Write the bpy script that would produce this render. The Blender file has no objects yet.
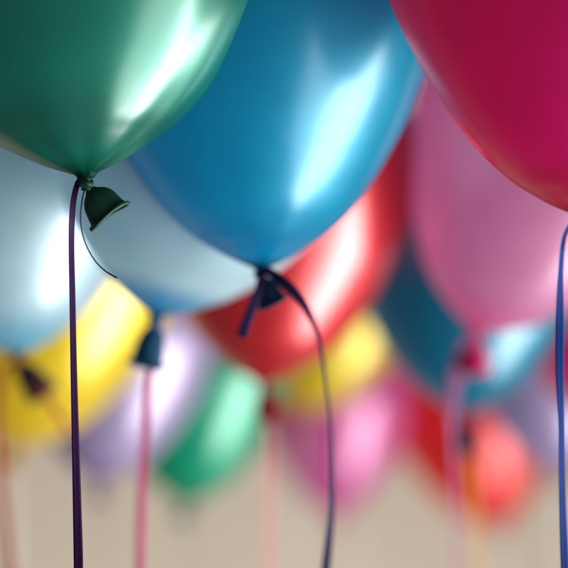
import bpy, bmesh, math, random
from mathutils import Vector, Matrix

random.seed(7)
S = bpy.context.scene
C = S.collection
PI = math.pi

# ------------------------------------------------------------------ camera
CAM_Z = 5.6
F_PX = 284.0 / math.tan(math.radians(11.0))      # photo is 568 px wide, 22 degree lens
FOCUS = 0.948
cam_d = bpy.data.cameras.new('camera')
cam = bpy.data.objects.new('camera', cam_d)
C.objects.link(cam)
cam.location = (0, 0, CAM_Z)
cam.rotation_euler = (math.radians(90), 0, 0)
cam_d.sensor_width = 36.0
cam_d.angle = math.radians(22.0)
cam_d.clip_start = 0.05
cam_d.clip_end = 200
cam_d.dof.use_dof = True
cam_d.dof.focus_distance = FOCUS
cam_d.dof.aperture_fstop = cam_d.lens / 46.0     # a 46 mm wide pupil
cam_d.dof.aperture_blades = 0
S.camera = cam


def at(px, py, D):
    return Vector(((px - 284.0) / F_PX * D, D, CAM_Z - (py - 284.0) / F_PX * D))


# ------------------------------------------------------------------ materials
def lin(r, g, b):
    def f(c):
        c /= 255.0
        return c / 12.92 if c <= 0.04045 else ((c + 0.055) / 1.055) ** 2.4
    return (f(r), f(g), f(b), 1.0)


def new_mat(name):
    m = bpy.data.materials.new(name)
    m.use_nodes = True
    nt = m.node_tree
    return m, nt, nt.nodes['Principled BSDF']


def latex(name, thin, thick, slack, metal=0.45, rough=0.40, coat=1.0, crough=0.24, reach=0.34, sheer=0.4):
    """Pearl balloon latex: stretched film colour, deeper where the film is thick at the neck."""
    m, nt, p = new_mat(name)
    tc = nt.nodes.new('ShaderNodeTexCoord')
    sep = nt.nodes.new('ShaderNodeSeparateXYZ')
    nt.links.new(tc.outputs['Object'], sep.inputs[0])
    ramp = nt.nodes.new('ShaderNodeValToRGB')
    ramp.color_ramp.interpolation = 'EASE'
    ramp.color_ramp.elements[0].position = 0.0
    ramp.color_ramp.elements[0].color = thick
    ramp.color_ramp.elements[1].position = reach
    ramp.color_ramp.elements[1].color = thin
    ramp.color_ramp.elements[0].color = slack
    ramp.color_ramp.elements.new(0.085).color = thick
    # slack latex at the knot is matt; it turns glossy where it is blown tight
    gl = nt.nodes.new('ShaderNodeMapRange')
    gl.interpolation_type = 'SMOOTHSTEP'
    gl.inputs['From Max'].default_value = 0.16
    gl.inputs['To Min'].default_value = 0.06
    gl.inputs['To Max'].default_value = coat
    nt.links.new(sep.outputs['Z'], gl.inputs['Value'])
    nt.links.new(gl.outputs[0], p.inputs['Coat Weight'])
    ml = nt.nodes.new('ShaderNodeMath')
    ml.operation = 'MULTIPLY'
    ml.inputs[1].default_value = metal
    nt.links.new(gl.outputs[0], ml.inputs[0])
    nt.links.new(ml.outputs[0], p.inputs['Metallic'])
    sp = nt.nodes.new('ShaderNodeMath')
    sp.operation = 'MULTIPLY'
    sp.inputs[1].default_value = 0.5
    nt.links.new(gl.outputs[0], sp.inputs[0])
    nt.links.new(sp.outputs[0], p.inputs['Specular IOR Level'])
    nt.links.new(sep.outputs['Z'], ramp.inputs[0])
    # faint pearl mottling in the film
    no = nt.nodes.new('ShaderNodeTexNoise')
    no.inputs['Scale'].default_value = 5.0
    no.inputs['Detail'].default_value = 4.0
    nt.links.new(tc.outputs['Object'], no.inputs['Vector'])
    hs = nt.nodes.new('ShaderNodeHueSaturation')
    mr = nt.nodes.new('ShaderNodeMapRange')
    mr.inputs['To Min'].default_value = 0.9
    mr.inputs['To Max'].default_value = 1.1
    nt.links.new(no.outputs['Fac'], mr.inputs['Value'])
    nt.links.new(mr.outputs[0], hs.inputs['Value'])
    nt.links.new(ramp.outputs[0], hs.inputs['Color'])
    nt.links.new(hs.outputs[0], p.inputs['Base Color'])
    # pearl flakes and dust: a very fine sparkle in the roughness
    n2 = nt.nodes.new('ShaderNodeTexNoise')
    n2.inputs['Scale'].default_value = 60.0
    n2.inputs['Detail'].default_value = 5.0
    nt.links.new(tc.outputs['Object'], n2.inputs['Vector'])
    m2 = nt.nodes.new('ShaderNodeMapRange')
    m2.inputs['To Min'].default_value = rough - 0.05
    m2.inputs['To Max'].default_value = rough + 0.05
    nt.links.new(n2.outputs['Fac'], m2.inputs['Value'])
    nt.links.new(m2.outputs[0], p.inputs['Roughness'])
    # slow ripple of the film so that highlights are not ruler straight
    n3 = nt.nodes.new('ShaderNodeTexNoise')
    n3.inputs['Scale'].default_value = 2.2
    n3.inputs['Detail'].default_value = 2.0
    nt.links.new(tc.outputs['Object'], n3.inputs['Vector'])
    bp = nt.nodes.new('ShaderNodeBump')
    bp.inputs['Strength'].default_value = 0.10
    bp.inputs['Distance'].default_value = 0.008
    nt.links.new(n3.outputs['Fac'], bp.inputs['Height'])
    nt.links.new(bp.outputs[0], p.inputs['Normal'])
    nt.links.new(bp.outputs[0], p.inputs['Coat Normal'])
    p.inputs['Metallic'].default_value = metal
    p.inputs['Coat Weight'].default_value = coat
    p.inputs['Coat Roughness'].default_value = crough
    p.inputs['Coat IOR'].default_value = 1.85
    # the film is thin: part of the light goes through it and out of the other side
    tr = nt.nodes.new('ShaderNodeBsdfTranslucent')
    nt.links.new(hs.outputs[0], tr.inputs['Color'])
    mx = nt.nodes.new('ShaderNodeMixShader')
    mx.inputs[0].default_value = sheer
    nt.links.new(p.outputs[0], mx.inputs[1])
    nt.links.new(tr.outputs[0], mx.inputs[2])
    nt.links.new(mx.outputs[0], nt.nodes['Material Output'].inputs['Surface'])
    return m


def rubber(name, col):
    m, nt, p = new_mat(name)
    tc = nt.nodes.new('ShaderNodeTexCoord')
    no = nt.nodes.new('ShaderNodeTexNoise')
    no.inputs['Scale'].default_value = 260.0
    no.inputs['Detail'].default_value = 4.0
    nt.links.new(tc.outputs['Object'], no.inputs['Vector'])
    hs = nt.nodes.new('ShaderNodeHueSaturation')
    hs.inputs['Color'].default_value = col
    mr = nt.nodes.new('ShaderNodeMapRange')
    mr.inputs['To Min'].default_value = 0.75
    mr.inputs['To Max'].default_value = 1.25
    nt.links.new(no.outputs['Fac'], mr.inputs['Value'])
    nt.links.new(mr.outputs[0], hs.inputs['Value'])
    nt.links.new(hs.outputs[0], p.inputs['Base Color'])
    bp = nt.nodes.new('ShaderNodeBump')
    bp.inputs['Strength'].default_value = 0.25
    bp.inputs['Distance'].default_value = 0.0006
    nt.links.new(no.outputs['Fac'], bp.inputs['Height'])
    nt.links.new(bp.outputs[0], p.inputs['Normal'])
    p.inputs['Roughness'].default_value = 0.5
    p.inputs['Specular IOR Level'].default_value = 0.35
    return m


def ribbon_mat(name, col):
    m, nt, p = new_mat(name)
    tc = nt.nodes.new('ShaderNodeTexCoord')
    mp = nt.nodes.new('ShaderNodeMapping')
    mp.inputs['Scale'].default_value = (900, 900, 30)
    nt.links.new(tc.outputs['Object'], mp.inputs['Vector'])
    no = nt.nodes.new('ShaderNodeTexNoise')
    no.inputs['Scale'].default_value = 1.0
    no.inputs['Detail'].default_value = 3.0
    nt.links.new(mp.outputs[0], no.inputs['Vector'])
    hs = nt.nodes.new('ShaderNodeHueSaturation')
    hs.inputs['Color'].default_value = col
    mr = nt.nodes.new('ShaderNodeMapRange')
    mr.inputs['To Min'].default_value = 0.7
    mr.inputs['To Max'].default_value = 1.3
    nt.links.new(no.outputs['Fac'], mr.inputs['Value'])
    nt.links.new(mr.outputs[0], hs.inputs['Value'])
    nt.links.new(hs.outputs[0], p.inputs['Base Color'])
    bp = nt.nodes.new('ShaderNodeBump')
    bp.inputs['Strength'].default_value = 0.3
    bp.inputs['Distance'].default_value = 0.0003
    nt.links.new(no.outputs['Fac'], bp.inputs['Height'])
    nt.links.new(bp.outputs[0], p.inputs['Normal'])
    p.inputs['Roughness'].default_value = 0.5
    p.inputs['Specular IOR Level'].default_value = 0.08
    return m


# ------------------------------------------------------------------ mesh helpers
def crom(pts, n):
    """Catmull-Rom through tuples of any length, n samples per span."""
    out = []
    P = [tuple(2 * a - b for a, b in zip(pts[0], pts[1]))] + list(pts) + \
        [tuple(2 * a - b for a, b in zip(pts[-1], pts[-2]))]
    for i in range(1, len(P) - 2):
        p0, p1, p2, p3 = P[i - 1], P[i], P[i + 1], P[i + 2]
        for k in range(n):
            t = k / n
            out.append(tuple(0.5 * (2 * b + (c - a) * t + (2 * a - 5 * b + 4 * c - d) * t * t +
                                    (3 * b - a - 3 * c + d) * t ** 3)
                             for a, b, c, d in zip(p0, p1, p2, p3)))
    out.append(tuple(pts[-1]))
    return out


def mesh_obj(name, verts, faces, mat, parent=None):
    me = bpy.data.meshes.new(name)
    me.from_pydata([tuple(v) for v in verts], [], faces)
    me.validate()
    for p in me.polygons:
        p.use_smooth = True
    me.materials.append(mat)
    bm = bmesh.new()
    bm.from_mesh(me)
    bmesh.ops.recalc_face_normals(bm, faces=bm.faces)
    bm.to_mesh(me)
    bm.free()
    o = bpy.data.objects.new(name, me)
    C.objects.link(o)
    if parent:
        o.parent = parent
    return o


def lathe(rows, seg):
    """rows: list of rings, each ring a function theta -> Vector, or a single Vector for a pole."""
    verts, faces, idx = [], [], []
    for r in rows:
        if callable(r):
            idx.append(list(range(len(verts), len(verts) + seg)))
            for k in range(seg):
                verts.append(r(2 * PI * k / seg))
        else:
            idx.append([len(verts)])
            verts.append(r)
    for a, b in zip(idx[:-1], idx[1:]):
        for k in range(seg):
            k2 = (k + 1) % seg
            if len(a) == 1:
                faces.append((a[0], b[k], b[k2]))
            elif len(b) == 1:
                faces.append((a[k], a[k2], b[0]))
            else:
                faces.append((a[k], a[k2], b[k2], b[k]))
    return verts, faces


PROFILE = [(0.0, 0.030), (0.016, 0.042), (0.036, 0.085), (0.07, 0.160), (0.12, 0.248), (0.19, 0.352),
           (0.34, 0.510), (0.58, 0.680), (0.85, 0.825), (1.15, 0.935), (1.42, 0.990), (1.62, 1.0),
           (1.85, 0.965), (2.08, 0.872), (2.28, 0.70), (2.41, 0.49), (2.475, 0.26), (2.5, 0.0)]


def balloon_mesh(seed, seg=112):
    rnd = random.Random(seed)
    ph = [rnd.uniform(0, 2 * PI) for _ in range(4)]
    rows = []
    prof = crom(PROFILE, 7)
    for (z, r) in prof[:-1]:
        pleat = math.exp(-z / 0.06) * min(1.0, 0.25 + z / 0.06)
        pleat2 = math.exp(-z / 0.22)
        oval = 0.012 * math.sin(PI * min(1, z / 2.5))

        def ring(t, z=z, r=r, pleat=pleat, pleat2=pleat2, oval=oval):
            k = 1 + 0.09 * pleat * math.sin(7 * t + ph[0] + math.sin(2 * t + ph[1])) \
                + 0.03 * pleat * math.sin(11 * t + ph[1] + 1.5 * math.sin(t + ph[2])) \
                + 0.012 * pleat2 * math.sin(11 * t + ph[3] + 2 * math.sin(2 * t + ph[0])) \
                + oval * math.sin(2 * t + ph[2]) + 0.4 * oval * math.sin(3 * t + ph[3])
            return Vector((r * k * math.cos(t), r * k * math.sin(t), z))
        rows.append(ring)
    rows.append(Vector((0, 0, 2.5)))
    rows.insert(0, Vector((0, 0, -0.004)))
    return lathe(rows, seg)


NECK = [(0.0, 0.20), (0.12, 0.30), (0.30, 0.52), (0.55, 0.70), (0.85, 0.80), (1.15, 0.86), (1.38, 0.93)]


def neck_mesh(seed, flat, seg=56):
    """The open tail below the knot: a bell of thin latex, unit = mouth radius, axis +z."""
    rnd = random.Random(seed)
    ph = [rnd.uniform(0, 2 * PI) for _ in range(3)]
    outer = crom(NECK, 5)
    rows = []

    def mk(z, r, w):
        def ring(t):
            k = 1 + w * (0.12 * math.sin(3 * t + ph[0]) + 0.07 * math.sin(7 * t + ph[1]) + 0.035 * math.sin(13 * t + ph[2] + 3 * z))
            dz = 0.06 * math.sin(2 * t + ph[2]) * (z / 1.4)
            return Vector((r * k * math.cos(t), r * k * flat * math.sin(t), z + dz))
        return ring
    rows.append(Vector((0, 0, -0.04)))
    for z, r in outer:
        rows.append(mk(z, r, max(0.15, 1 - z / 1.3)))
    for z, r in reversed(outer[3:]):
        rows.append(mk(z, r - 0.07, max(0.15, 1 - z / 1.3)))
    rows.append(Vector((0, 0, 0.2)))
    return lathe(rows, seg), ph


def rim_mesh(ph, flat, seg=64, tube=12, z0=1.40, R=0.955, r=0.10):
    verts, faces = [], []
    for k in range(seg):
        t = 2 * PI * k / seg
        kk = 1 + 0.15 * (0.10 * math.sin(3 * t + ph[0]) + 0.06 * math.sin(7 * t + ph[1]))
        dz = 0.06 * math.sin(2 * t + ph[2])
        rr = r * (1 + 0.16 * math.sin(5 * t + ph[1]))
        for j in range(tube):
            a = 2 * PI * j / tube
            q = R * kk + rr * math.cos(a)
            verts.append(Vector((q * math.cos(t), flat * R * kk * math.sin(t) + rr * math.cos(a) * math.sin(t),
                                 z0 + dz + rr * 0.9 * math.sin(a))))
    for k in range(seg):
        for j in range(tube):
            a, b = k * tube + j, k * tube + (j + 1) % tube
            c, d = ((k + 1) % seg) * tube + (j + 1) % tube, ((k + 1) % seg) * tube + j
            faces.append((a, b, c, d))
    return verts, faces


def knot_mesh(s, seed):
    """A tied overhand knot: one rope wound one and three quarter times round the neck."""
    rnd = random.Random(seed)
    a0 = rnd.uniform(0, 2 * PI)
    path = []
    n = 60
    for i in range(n + 1):
        u = i / n
        a = a0 + u * 2 * PI * 1.75
        R = 0.0030 + 0.0006 * math.sin(a * 1.5)
        path.append(Vector((R * math.cos(a), R * math.sin(a), 0.0028 - 0.0050 * u + 0.0008 * math.sin(2 * a))))
    verts, faces = [], []
    tube = 12
    for i, p in enumerate(path):
        d = (path[min(n, i + 1)] - path[max(0, i - 1)]).normalized()
        x = d.cross(Vector((0, 0, 1))).normalized()
        y = x.cross(d)
        r = 0.0021 * (1 + 0.12 * math.sin(i * 0.7))
        if i in (0, n):
            r *= 0.35
        elif i in (1, n - 1):
            r *= 0.8
        for j in range(tube):
            t = 2 * PI * j / tube
            verts.append((p + x * r * math.cos(t) + y * r * math.sin(t)) * s)
    for i in range(n):
        for j in range(tube):
            faces.append((i * tube + j, i * tube + (j + 1) % tube, (i + 1) * tube + (j + 1) % tube, (i + 1) * tube + j))
    faces.append(tuple(range(tube)))
    faces.append(tuple(n * tube + j for j in range(tube - 1, -1, -1)))
    # the waist the rope is wound on
    b0 = len(verts)
    rows = [(0.0052, 0.0004), (0.0045, 0.0034), (0.002, 0.0030), (-0.002, 0.0028), (-0.0045, 0.0030), (-0.005, 0.0004)]
    for z, r in rows:
        for j in range(16):
            t = 2 * PI * j / 16
            verts.append(Vector((r * math.cos(t), r * math.sin(t), z)) * s)
    for i in range(len(rows) - 1):
        for j in range(16):
            faces.append((b0 + i * 16 + j, b0 + i * 16 + (j + 1) % 16, b0 + (i + 1) * 16 + (j + 1) % 16, b0 + (i + 1) * 16 + j))
    return verts, faces


def ribbon(name, pts, mat, root, thick=0.00022, n=10):
    """pts: (x, y, z, width, twist in degrees); a thin strip with a slight crown, world space."""
    P = crom(pts, n)
    verts, faces = [], []
    L = len(P)
    for i, p in enumerate(P):
        a = Vector(P[max(0, i - 1)][:3])
        b = Vector(P[min(L - 1, i + 1)][:3])
        d = (b - a).normalized()
        side = d.cross(Vector((0, 1, 0)))
        if side.length < 0.05:
            side = Vector((1, 0, 0))
        side.normalize()
        nrm = side.cross(d).normalized()
        tw = math.radians(p[4])
        s2 = side * math.cos(tw) + nrm * math.sin(tw)
        n2 = nrm * math.cos(tw) - side * math.sin(tw)
        w = p[3] / 2
        c = Vector(p[:3]) - root.location
        for f, crown in ((-1, 0), (-0.5, .75), (0, 1), (0.5, .75), (1, 0)):
            verts.append(c + s2 * w * f + n2 * (thick / 2 + crown * w * 0.10))
        for f, crown in ((1, 0), (0.5, .75), (0, 1), (-0.5, .75), (-1, 0)):
            verts.append(c + s2 * w * f + n2 * (-thick / 2 + crown * w * 0.10))
    m = 10
    for i in range(L - 1):
        for j in range(m):
            faces.append((i * m + j, i * m + (j + 1) % m, (i + 1) * m + (j + 1) % m, (i + 1) * m + j))
    faces.append(tuple(range(m)))
    faces.append(tuple((L - 1) * m + j for j in range(m - 1, -1, -1)))
    return mesh_obj(name, verts, faces, mat, root)


# ------------------------------------------------------------------ balloons
GROUP = 'party balloons floating on ribbons'


def balloon(name, label, px, py, D, R, lean, pitch, mats, neck_dir, neck_r=0.0125, flat=0.62,
            roll=0.0, seed=1, knot=1.0, neck_off=0.0, depth=None, stretch=1.0, width=1.0):
    """px, py: where the knot stands; lean: degrees to the right; neck_dir: way the open tail points (x, y, z)."""
    root = bpy.data.objects.new(name, None)
    C.objects.link(root)
    root.location = at(px, py, D)
    root.empty_display_size = 0.02
    root['label'] = label
    root['category'] = 'balloon'
    root['group'] = GROUP
    v, f = balloon_mesh(seed)
    b = mesh_obj('body', v, f, mats[0], root)
    b.scale = (R * width, R * (depth or 1.0), R)
    b.rotation_mode = 'ZXY'
    b.rotation_euler = (math.radians(pitch), math.radians(lean), 0.0 if depth else math.radians(seed * 53 % 360))
    v, f = knot_mesh(knot, seed)
    k = mesh_obj('knot', v, f, mats[1], root)
    k.location = (0, 0, -0.0035 * knot)
    k.rotation_euler = (math.radians(14), math.radians(lean * 0.6 + 10), 0)
    d = Vector(neck_dir).normalized()
    (v, f), ph = neck_mesh(seed, flat)
    ax = d.cross(Vector((0, 1, 0))).normalized()
    ay = d.cross(ax).normalized()
    q = Matrix((ax, ay, d)).transposed().to_quaternion() @ Matrix.Rotation(math.radians(roll), 4, 'Z').to_quaternion()
    nk = mesh_obj('neck', v, f, mats[1], root)
    nk.rotation_mode = 'QUATERNION'
    nk.rotation_quaternion = q
    nk.location = Vector((0, 0, -0.0045 * knot)) + d * neck_off
    nk.scale = (neck_r, neck_r, neck_r * stretch)
    v, f = rim_mesh(ph, flat)
    mesh_obj('rolled_rim', v, f, mats[1], nk)
    return root


def hang(root, px_pts, D, mat, name='ribbon'):
    """px_pts: (px, py, dy, width, twist) with widths in metres; dy = metres behind the knot's depth."""
    pts = []
    for (px, py, dy, w, tw) in px_pts:
        p = at(px, py, D + dy)
        pts.append((p.x, p.y, p.z, w, tw))
    return ribbon(name, pts, mat, root)


M = {}
def colour(key, thin, thick, neck, **kw):
    M[key] = (latex(key + '_latex', lin(*thin), lin(*thick), lin(*neck), **kw), rubber(key + '_neck_latex', lin(*neck)))


colour('green', (0, 138, 116), (0, 104, 88), (4, 56, 44))
colour('blue', (0, 176, 212), (0, 152, 196), (6, 44, 76), sheer=0.64, metal=0.35)
colour('magenta', (212, 0, 130), (182, 0, 80), (74, 4, 28), sheer=0.66, metal=0.3)
colour('pale_blue', (206, 232, 240), (70, 156, 200), (8, 66, 98), sheer=0.62, reach=0.22, metal=0.2)
colour('ice_blue', (190, 220, 232), (112, 180, 206), (40, 34, 62), metal=0.25, sheer=0.5)
colour('yellow', (244, 218, 40), (226, 190, 10), (150, 100, 10), sheer=0.5)
colour('lavender', (178, 162, 202), (136, 114, 166), (110, 84, 110), metal=0.3, sheer=0.45)
colour('emerald', (10, 176, 138), (0, 142, 110), (20, 84, 66), sheer=0.55, metal=0.3)
colour('red', (214, 36, 46), (184, 10, 26), (130, 6, 18))
colour('coral', (240, 52, 50), (226, 36, 34), (150, 20, 24), sheer=0.6)
colour('pink', (220, 116, 180), (206, 78, 148), (150, 40, 90), sheer=0.55, metal=0.25)
colour('mauve', (224, 160, 198), (222, 122, 174), (206, 20, 100), sheer=0.62, metal=0.2)
colour('teal', (0, 136, 168), (0, 122, 160), (36, 32, 56), sheer=0.55, metal=0.35)
colour('crimson', (236, 40, 140), (180, 20, 60), (120, 12, 40))

RB = {k: ribbon_mat(k + '_ribbon', lin(*c)) for k, c in dict(
    purple=(48, 20, 62), violet=(34, 24, 62), blue=(0, 42, 108), pink=(186, 84, 120), rust=(138, 68, 40),
    mauve=(138, 84, 122), olive=(170, 120, 40), rose=(186, 120, 120), grey=(150, 130, 130), white=(200, 190, 190)).items()}

# --- front row -------------------------------------------------------------
g = balloon('balloon', 'glossy green balloon in sharp focus with a dark flared neck and purple ribbon',
            86, 178, 0.955, 0.186, -6, -8, M['green'], (0.60, 0.05, -0.80), neck_r=0.0152, flat=0.5, roll=-6, seed=3, neck_off=0.0036, depth=0.78)
hang(g, [(88, 183, 0.006, .0030, 20), (83, 179, 0.005, .0034, 10), (77.5, 184, 0.001, .0038, 25), (73, 205, -0.004, .0042, 38),
         (71.5, 240, 0, .0042, 35), (72.5, 300, 0.002, .0042, 30), (74.5, 400, 0.002, .0046, 20), (77, 500, 0, .0056, 10),
         (78.5, 568, 0, .0062, 0), (79, 640, 0, .006, 10), (78, 760, .004, .006, 30), (80, 900, .006, .006, 10)], 0.955, RB['purple'])
hang(g, [(87, 183, 0.005, .0030, 80), (82.5, 198, 0.008, .0030, 82), (80.5, 220, 0.009, .0028, 84), (84, 240, 0.009, .0028, 84),
         (93, 258, 0.008, .0028, 82), (104, 270, 0.006, .0028, 78), (117, 278, 0.002, .0024, 70)], 0.955, RB['violet'], 'ribbon_tail')

b = balloon('balloon', 'large blue balloon between the green and magenta ones, purple ribbon arcing right',
            261, 271, 1.08, 0.141, -1, -3, M['blue'], (0.40, 0.0, -0.9), neck_r=0.0128, flat=0.55, roll=20, seed=5, depth=1.08, stretch=1.2)
hang(b, [(258, 276, -0.006, .0050, 10), (267, 271, -0.008, .0058, 0), (277, 277, -0.010, .0074, -5), (291, 289, -0.012, .0086, 10),
         (305, 306, -0.012, .0074, 35), (316, 330, -0.010, .0060, 52), (323, 360, -0.008, .0050, 60), (328, 400, -0.004, .0050, 66),
         (332, 445, 0, .0052, 55), (332, 500, 0, .0060, 40), (326, 568, 0, .0072, 20), (318, 640, 0, .0072, 10),
         (312, 760, 0, .007, 30), (316, 900, 0, .007, 10)], 1.08, RB['violet'])
hang(b, [(262, 274, -0.008, .0046, 0), (258, 290, -0.012, .0058, 10), (252, 308, -0.013, .0072, 12), (246, 324, -0.012, .0078, 8),
         (242, 337, -0.010, .0080, 0)], 1.08, RB['violet'], 'ribbon_tail')

m_ = balloon('balloon', 'large deep magenta balloon cut off by the right edge, above a blue ribbon',
             585, 219, 0.915, 0.142, -3, 2, M['magenta'], (0.1, -0.1, -1), neck_r=0.0118, flat=0.6, roll=10, seed=8, depth=0.9, width=0.9)
hang(m_, [(583, 224, -0.006, .0030, 0), (574, 222, -0.008, .0034, 20), (566.5, 231, -0.008, .0040, 45), (562.5, 246, -0.006, .0046, 45),
          (560.5, 275, -0.003, .0050, 40), (560, 320, 0, .0058, 20), (560, 370, 0, .0058, 20), (561, 430, 0, .0050, 35),
          (562.5, 500, 0, .0054, 30), (565, 568, 0, .0060, 20), (569, 660, 0, .006, 20), (572, 760, 0, .006, 10), (570, 900, 0, .006, 30)],
     0.915, RB['blue'])

# --- second row ------------------------------------------------------------
p4 = balloon('balloon', 'pale grey blue balloon with dark blue fan shaped neck and pink ribbon',
             155, 317, 1.19, 0.163, 15, 0, M['pale_blue'], (-0.2, -0.1, -0.98), neck_r=0.0150, flat=0.55, roll=5, seed=11, knot=1.1, stretch=1.65)
hang(p4, [(159, 322, 0.0, .005, 20), (156, 340, 0.010, .006, 20), (152, 365, 0.010, .0064, 10), (147, 410, .01, .0064, 20), (143, 470, 0, .0068, 15),
          (140, 568, 0, .0074, 10), (139, 680, 0, .007, 20), (141, 860, 0, .007, 10)], 1.19, RB['pink'])

p5 = balloon('balloon', 'ice blue balloon at the left edge, dark neck, orange ribbon across the yellow balloon',
             17, 357, 1.36, 0.142, -2, -4, M['ice_blue'], (0.62, -0.1, -0.75), neck_r=0.0160, flat=0.6, roll=5, seed=13, stretch=1.7)
hang(p5, [(20, 362, -0.006, .006, 10), (8, 366, -0.008, .006, 20), (1, 380, 0, .007, 20), (-1, 420, 0, .007, 20), (1, 470, 0, .0075, 20),
          (8, 540, 0, .008, 15), (12, 600, 0, .008, 10), (14, 720, 0, .009, 10), (12, 860, 0, .009, 20)], 1.36, RB['rust'])
hang(p5, [(22, 364, -0.008, .006, 10), (36, 382, -0.024, .005, 10), (50, 402, -0.022, .0055, 0), (62, 420, -0.012, .0055, 10), (72, 434, 0, .005, 20)],
     1.36, RB['rust'], 'ribbon_tail')

r9 = balloon('balloon', 'bright red balloon directly behind and below the knot of the large blue one',
             263, 385, 1.45, 0.140, 5, -4, M['red'], (0.2, -0.1, -0.97), neck_r=0.0140, flat=0.7, roll=15, seed=17, stretch=1.5)
hang(r9, [(264, 388, 0, .006, 10), (268, 420, .008, .006, 20), (270, 470, 0, .006, 30), (268, 568, 0, .006, 30), (267, 700, 0, .007, 20), (269, 840, 0, .007, 0)],
     1.45, RB['rose'])

mv = balloon('balloon', 'dusty pink balloon leaning right behind the deep magenta one, bright pink neck',
             475, 333, 1.42, 0.142, 21, 2, M['mauve'], (0.03, -0.1, -1), neck_r=0.0140, flat=0.7, roll=0, seed=19, stretch=1.7)
hang(mv, [(473, 338, -0.004, .008, 10), (464, 346, -0.006, .010, 10), (458, 365, 0, .014, 10), (453, 400, 0, .012, 10), (453, 440, 0, .007, 45),
          (456, 500, 0, .0055, 50), (457, 568, 0, .0055, 40), (458, 700, 0, .007, 20), (456, 860, 0, .007, 10)], 1.42, RB['mauve'])

tl = balloon('balloon', 'dark teal blue balloon behind the neck of the dusty pink one',
             466, 416, 1.65, 0.142, 1, 1, M['teal'], (-0.05, -0.1, -1), neck_r=0.0180, flat=0.7, roll=0, seed=23, stretch=1.4)
hang(tl, [(464, 420, 0.006, .006, 10), (466, 445, .008, .009, 10), (473, 490, 0, .008, 35), (478, 568, 0, .006, 40), (480, 700, 0, .006, 10), (478, 820, 0, .006, 10)],
     1.65, RB['olive'])

# --- third row -------------------------------------------------------------
yl = balloon('balloon', 'yellow balloon at lower left, under the ice blue one and left of lavender one',
             16, 449, 1.75, 0.146, 13, 7, M['yellow'], (-0.5, 0, -0.8), neck_r=0.013, seed=29)
hang(yl, [(18, 449, 0, .0045, 10), (14, 480, 0, .0045, 10), (16, 568, 0, .0045, 20), (14, 700, 0, .0045, 10), (15, 800, 0, .0045, 10)], 1.75, RB['white'])

lv = balloon('balloon', 'lavender balloon low on the left, between the yellow and emerald green ones',
             97, 484, 2.0, 0.130, 9, -2, M['lavender'], (0.2, 0, -0.9), neck_r=0.014, seed=31)
hang(lv, [(98, 487, 0, .0045, 10), (102, 520, 0, .0045, 10), (104, 600, 0, .0045, 20), (103, 700, 0, .0045, 10), (104, 800, 0, .0045, 10)], 2.0, RB['grey'])

em = balloon('balloon', 'small emerald green balloon low in the middle left, beside the pink ribbon',
             185, 505, 2.15, 0.128, 6, 0, M['emerald'], (-0.1, 0, -0.9), neck_r=0.014, seed=37)
hang(em, [(191, 508, 0, .0045, 10), (193, 540, 0, .0045, 10), (190, 600, 0, .0045, 20), (189, 700, 0, .0045, 10), (190, 800, 0, .0045, 10)], 2.15, RB['grey'])

pk = balloon('balloon', 'pale pink balloon low in the middle, in front of the second yellow one',
             338, 516, 2.9, 0.146, -2, -1, M['pink'], (0, 0, -1), neck_r=0.012, seed=41)
hang(pk, [(354, 521, 0, .0045, 10), (360, 560, 0, .0045, 10), (358, 640, 0, .0045, 20), (359, 760, 0, .0045, 10)], 2.9, RB['white'])

y2 = balloon('balloon', 'yellow balloon in the middle, right of the red one and above the pale pink one',
             298, 412, 2.6, 0.126, 22, -3, M['yellow'], (0, 0, -1), neck_r=0.012, seed=43)
hang(y2, [(296, 419, 0, .0045, 10), (298, 500, 0, .0045, 10), (297, 600, 0, .0045, 20), (298, 740, 0, .0045, 10)], 2.6, RB['white'])

mg = balloon('balloon', 'magenta balloon behind the right, above the lavender one and beside blue ribbon',
             604, 428, 2.0, 0.135, 2, 2, M['crimson'], (0, 0, -1), neck_r=0.013, seed=47)
hang(mg, [(604, 431, 0, .0045, 10), (606, 480, 0, .0045, 10), (605, 600, 0, .0045, 20), (606, 760, 0, .0045, 10)], 2.0, RB['rose'])

l2 = balloon('balloon', 'dull purple balloon at lower right, behind the dark teal blue one',
             560, 474, 2.4, 0.138, -6, 2, M['lavender'], (0, 0, -1), neck_r=0.013, seed=53)
hang(l2, [(560, 477, 0, .0045, 10), (562, 520, 0, .0045, 10), (561, 600, 0, .0045, 20), (562, 760, 0, .0045, 10)], 2.4, RB['white'])

# --- far row ---------------------------------------------------------------
r2 = balloon('balloon', 'blurred coral red balloon lowest at right, under the dull purple one',
             502, 527, 3.0, 0.160, -17, -1, M['coral'], (0, 0, -1), neck_r=0.012, seed=59)
hang(r2, [(500, 529, 0, .0045, 10), (502, 580, 0, .0045, 10), (501, 640, 0, .0045, 20), (502, 740, 0, .0045, 10)], 3.0, RB['white'])

cr = balloon('balloon', 'blurred crimson balloon between the pale pink and the dark teal blue ones',
             402, 447, 3.5, 0.150, 0, -1, M['crimson'], (0, 0, -1), neck_r=0.012, seed=67)
hang(cr, [(424, 455, 0, .0045, 10), (426, 520, 0, .0045, 10), (425, 640, 0, .0045, 20), (426, 740, 0, .0045, 10)], 3.5, RB['rose'])

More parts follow.
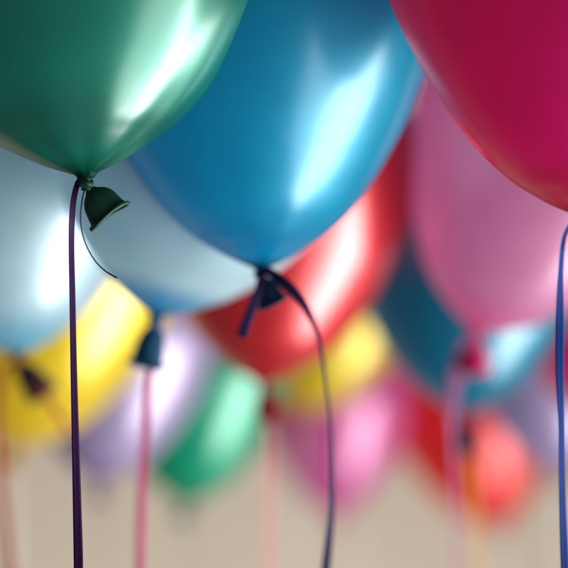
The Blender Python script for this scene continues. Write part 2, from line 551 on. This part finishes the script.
# balloons that press against each other flatten where they touch
def press(balloons):
    info = []
    for r in balloons:
        o = next(c for c in r.children if c.name.startswith('body'))
        W = Matrix.Translation(r.location) @ o.matrix_basis
        info.append((o, W, W @ Vector((0, 0, 1.52)), o.scale[0]))
    for i, (o1, W1, c1, r1) in enumerate(info):
        for (o2, W2, c2, r2) in info[i + 1:]:
            v = c2 - c1
            d = v.length
            if d >= r1 + r2:
                continue
            n = v / d
            p = c1 + n * ((d * d + r1 * r1 - r2 * r2) / (2 * d))
            for o, W, nn in ((o1, W1, n), (o2, W2, -n)):
                inv = W.inverted()
                k = 0.006
                for vert in o.data.vertices:
                    q = W @ vert.co
                    t = (q - p).dot(nn) + 0.0008
                    if t < -6 * k:
                        continue
                    t2 = -k * math.log(1 + math.exp(-t / k)) if t > -20 * k else t
                    w = min(1.0, max(0.0, (vert.co.z - 0.55) / 0.55))    # the taper does not reach its neighbour
                    w = w * w * (3 - 2 * w)
                    vert.co = inv @ (q + nn * (t2 - t) * w)


press([o for o in C.objects if o.get('category') == 'balloon'])

# ------------------------------------------------------------------ the wall behind
wm, nt, p = new_mat('beige_plaster')
tc = nt.nodes.new('ShaderNodeTexCoord')
n1 = nt.nodes.new('ShaderNodeTexNoise')
n1.inputs['Scale'].default_value = 1.6
n1.inputs['Detail'].default_value = 6.0
nt.links.new(tc.outputs['Object'], n1.inputs['Vector'])
rp = nt.nodes.new('ShaderNodeValToRGB')
rp.color_ramp.elements[0].position = 0.3
rp.color_ramp.elements[0].color = lin(198, 183, 164)
rp.color_ramp.elements[1].position = 0.75
rp.color_ramp.elements[1].color = lin(204, 189, 169)
nt.links.new(n1.outputs['Fac'], rp.inputs[0])
nt.links.new(rp.outputs[0], p.inputs['Base Color'])
p.inputs['Roughness'].default_value = 0.8
WY = 4.6
verts = [(-6, WY, 0), (6, WY, 0), (6, WY, 10), (-6, WY, 10), (-6, WY + .15, 0), (6, WY + .15, 0), (6, WY + .15, 10), (-6, WY + .15, 10)]
faces = [(0, 1, 2, 3), (5, 4, 7, 6), (0, 4, 5, 1), (3, 2, 6, 7), (1, 5, 6, 2), (4, 0, 3, 7)]
w = mesh_obj('wall', verts, faces, wm)
for q in w.data.polygons:
    q.use_smooth = False
w['kind'] = 'structure'

# ------------------------------------------------------------------ light
wd = bpy.data.worlds.new('World')
S.world = wd
wd.use_nodes = True
bg = wd.node_tree.nodes['Background']
bg.inputs['Color'].default_value = (0.72, 0.9, 1.0, 1)
bg.inputs['Strength'].default_value = 0.11


def area(name, loc, target, sx, sy, power, col):
    d = bpy.data.lights.new(name, 'AREA')
    d.shape = 'RECTANGLE'
    d.size, d.size_y = sx, sy
    d.energy = power
    d.color = col
    o = bpy.data.objects.new(name, d)
    C.objects.link(o)
    o.location = loc
    o.rotation_euler = (Vector(target) - Vector(loc)).to_track_quat('-Z', 'Z').to_euler()
    return o


def window_or_fill(name, y, width, power):
    d = bpy.data.lights.new(name, 'AREA')
    d.shape = 'RECTANGLE'
    d.size, d.size_y = width, 5.0
    d.energy = power
    d.color = (1.0, 0.98, 0.95)
    o = bpy.data.objects.new(name, d)
    C.objects.link(o)
    o.matrix_world = Matrix(((0, 0, 1, 2.65), (1, 0, 0, y), (0, 1, 0, 2.6), (0, 0, 0, 1)))
    return o


window_or_fill('window_and_fill_light', 0.78, 1.75, 420)          # the bright pane
window_or_fill('window_and_fill_light', -0.95, 1.65, 95)          # added dim lamp beside it for a soft wide sheen on the balloons

S.view_settings.view_transform = 'Standard'
S.view_settings.look = 'None'
S.view_settings.exposure = 0.25
S.view_settings.gamma = 1
S.cycles.use_denoising = True
S.cycles.max_bounces = 8
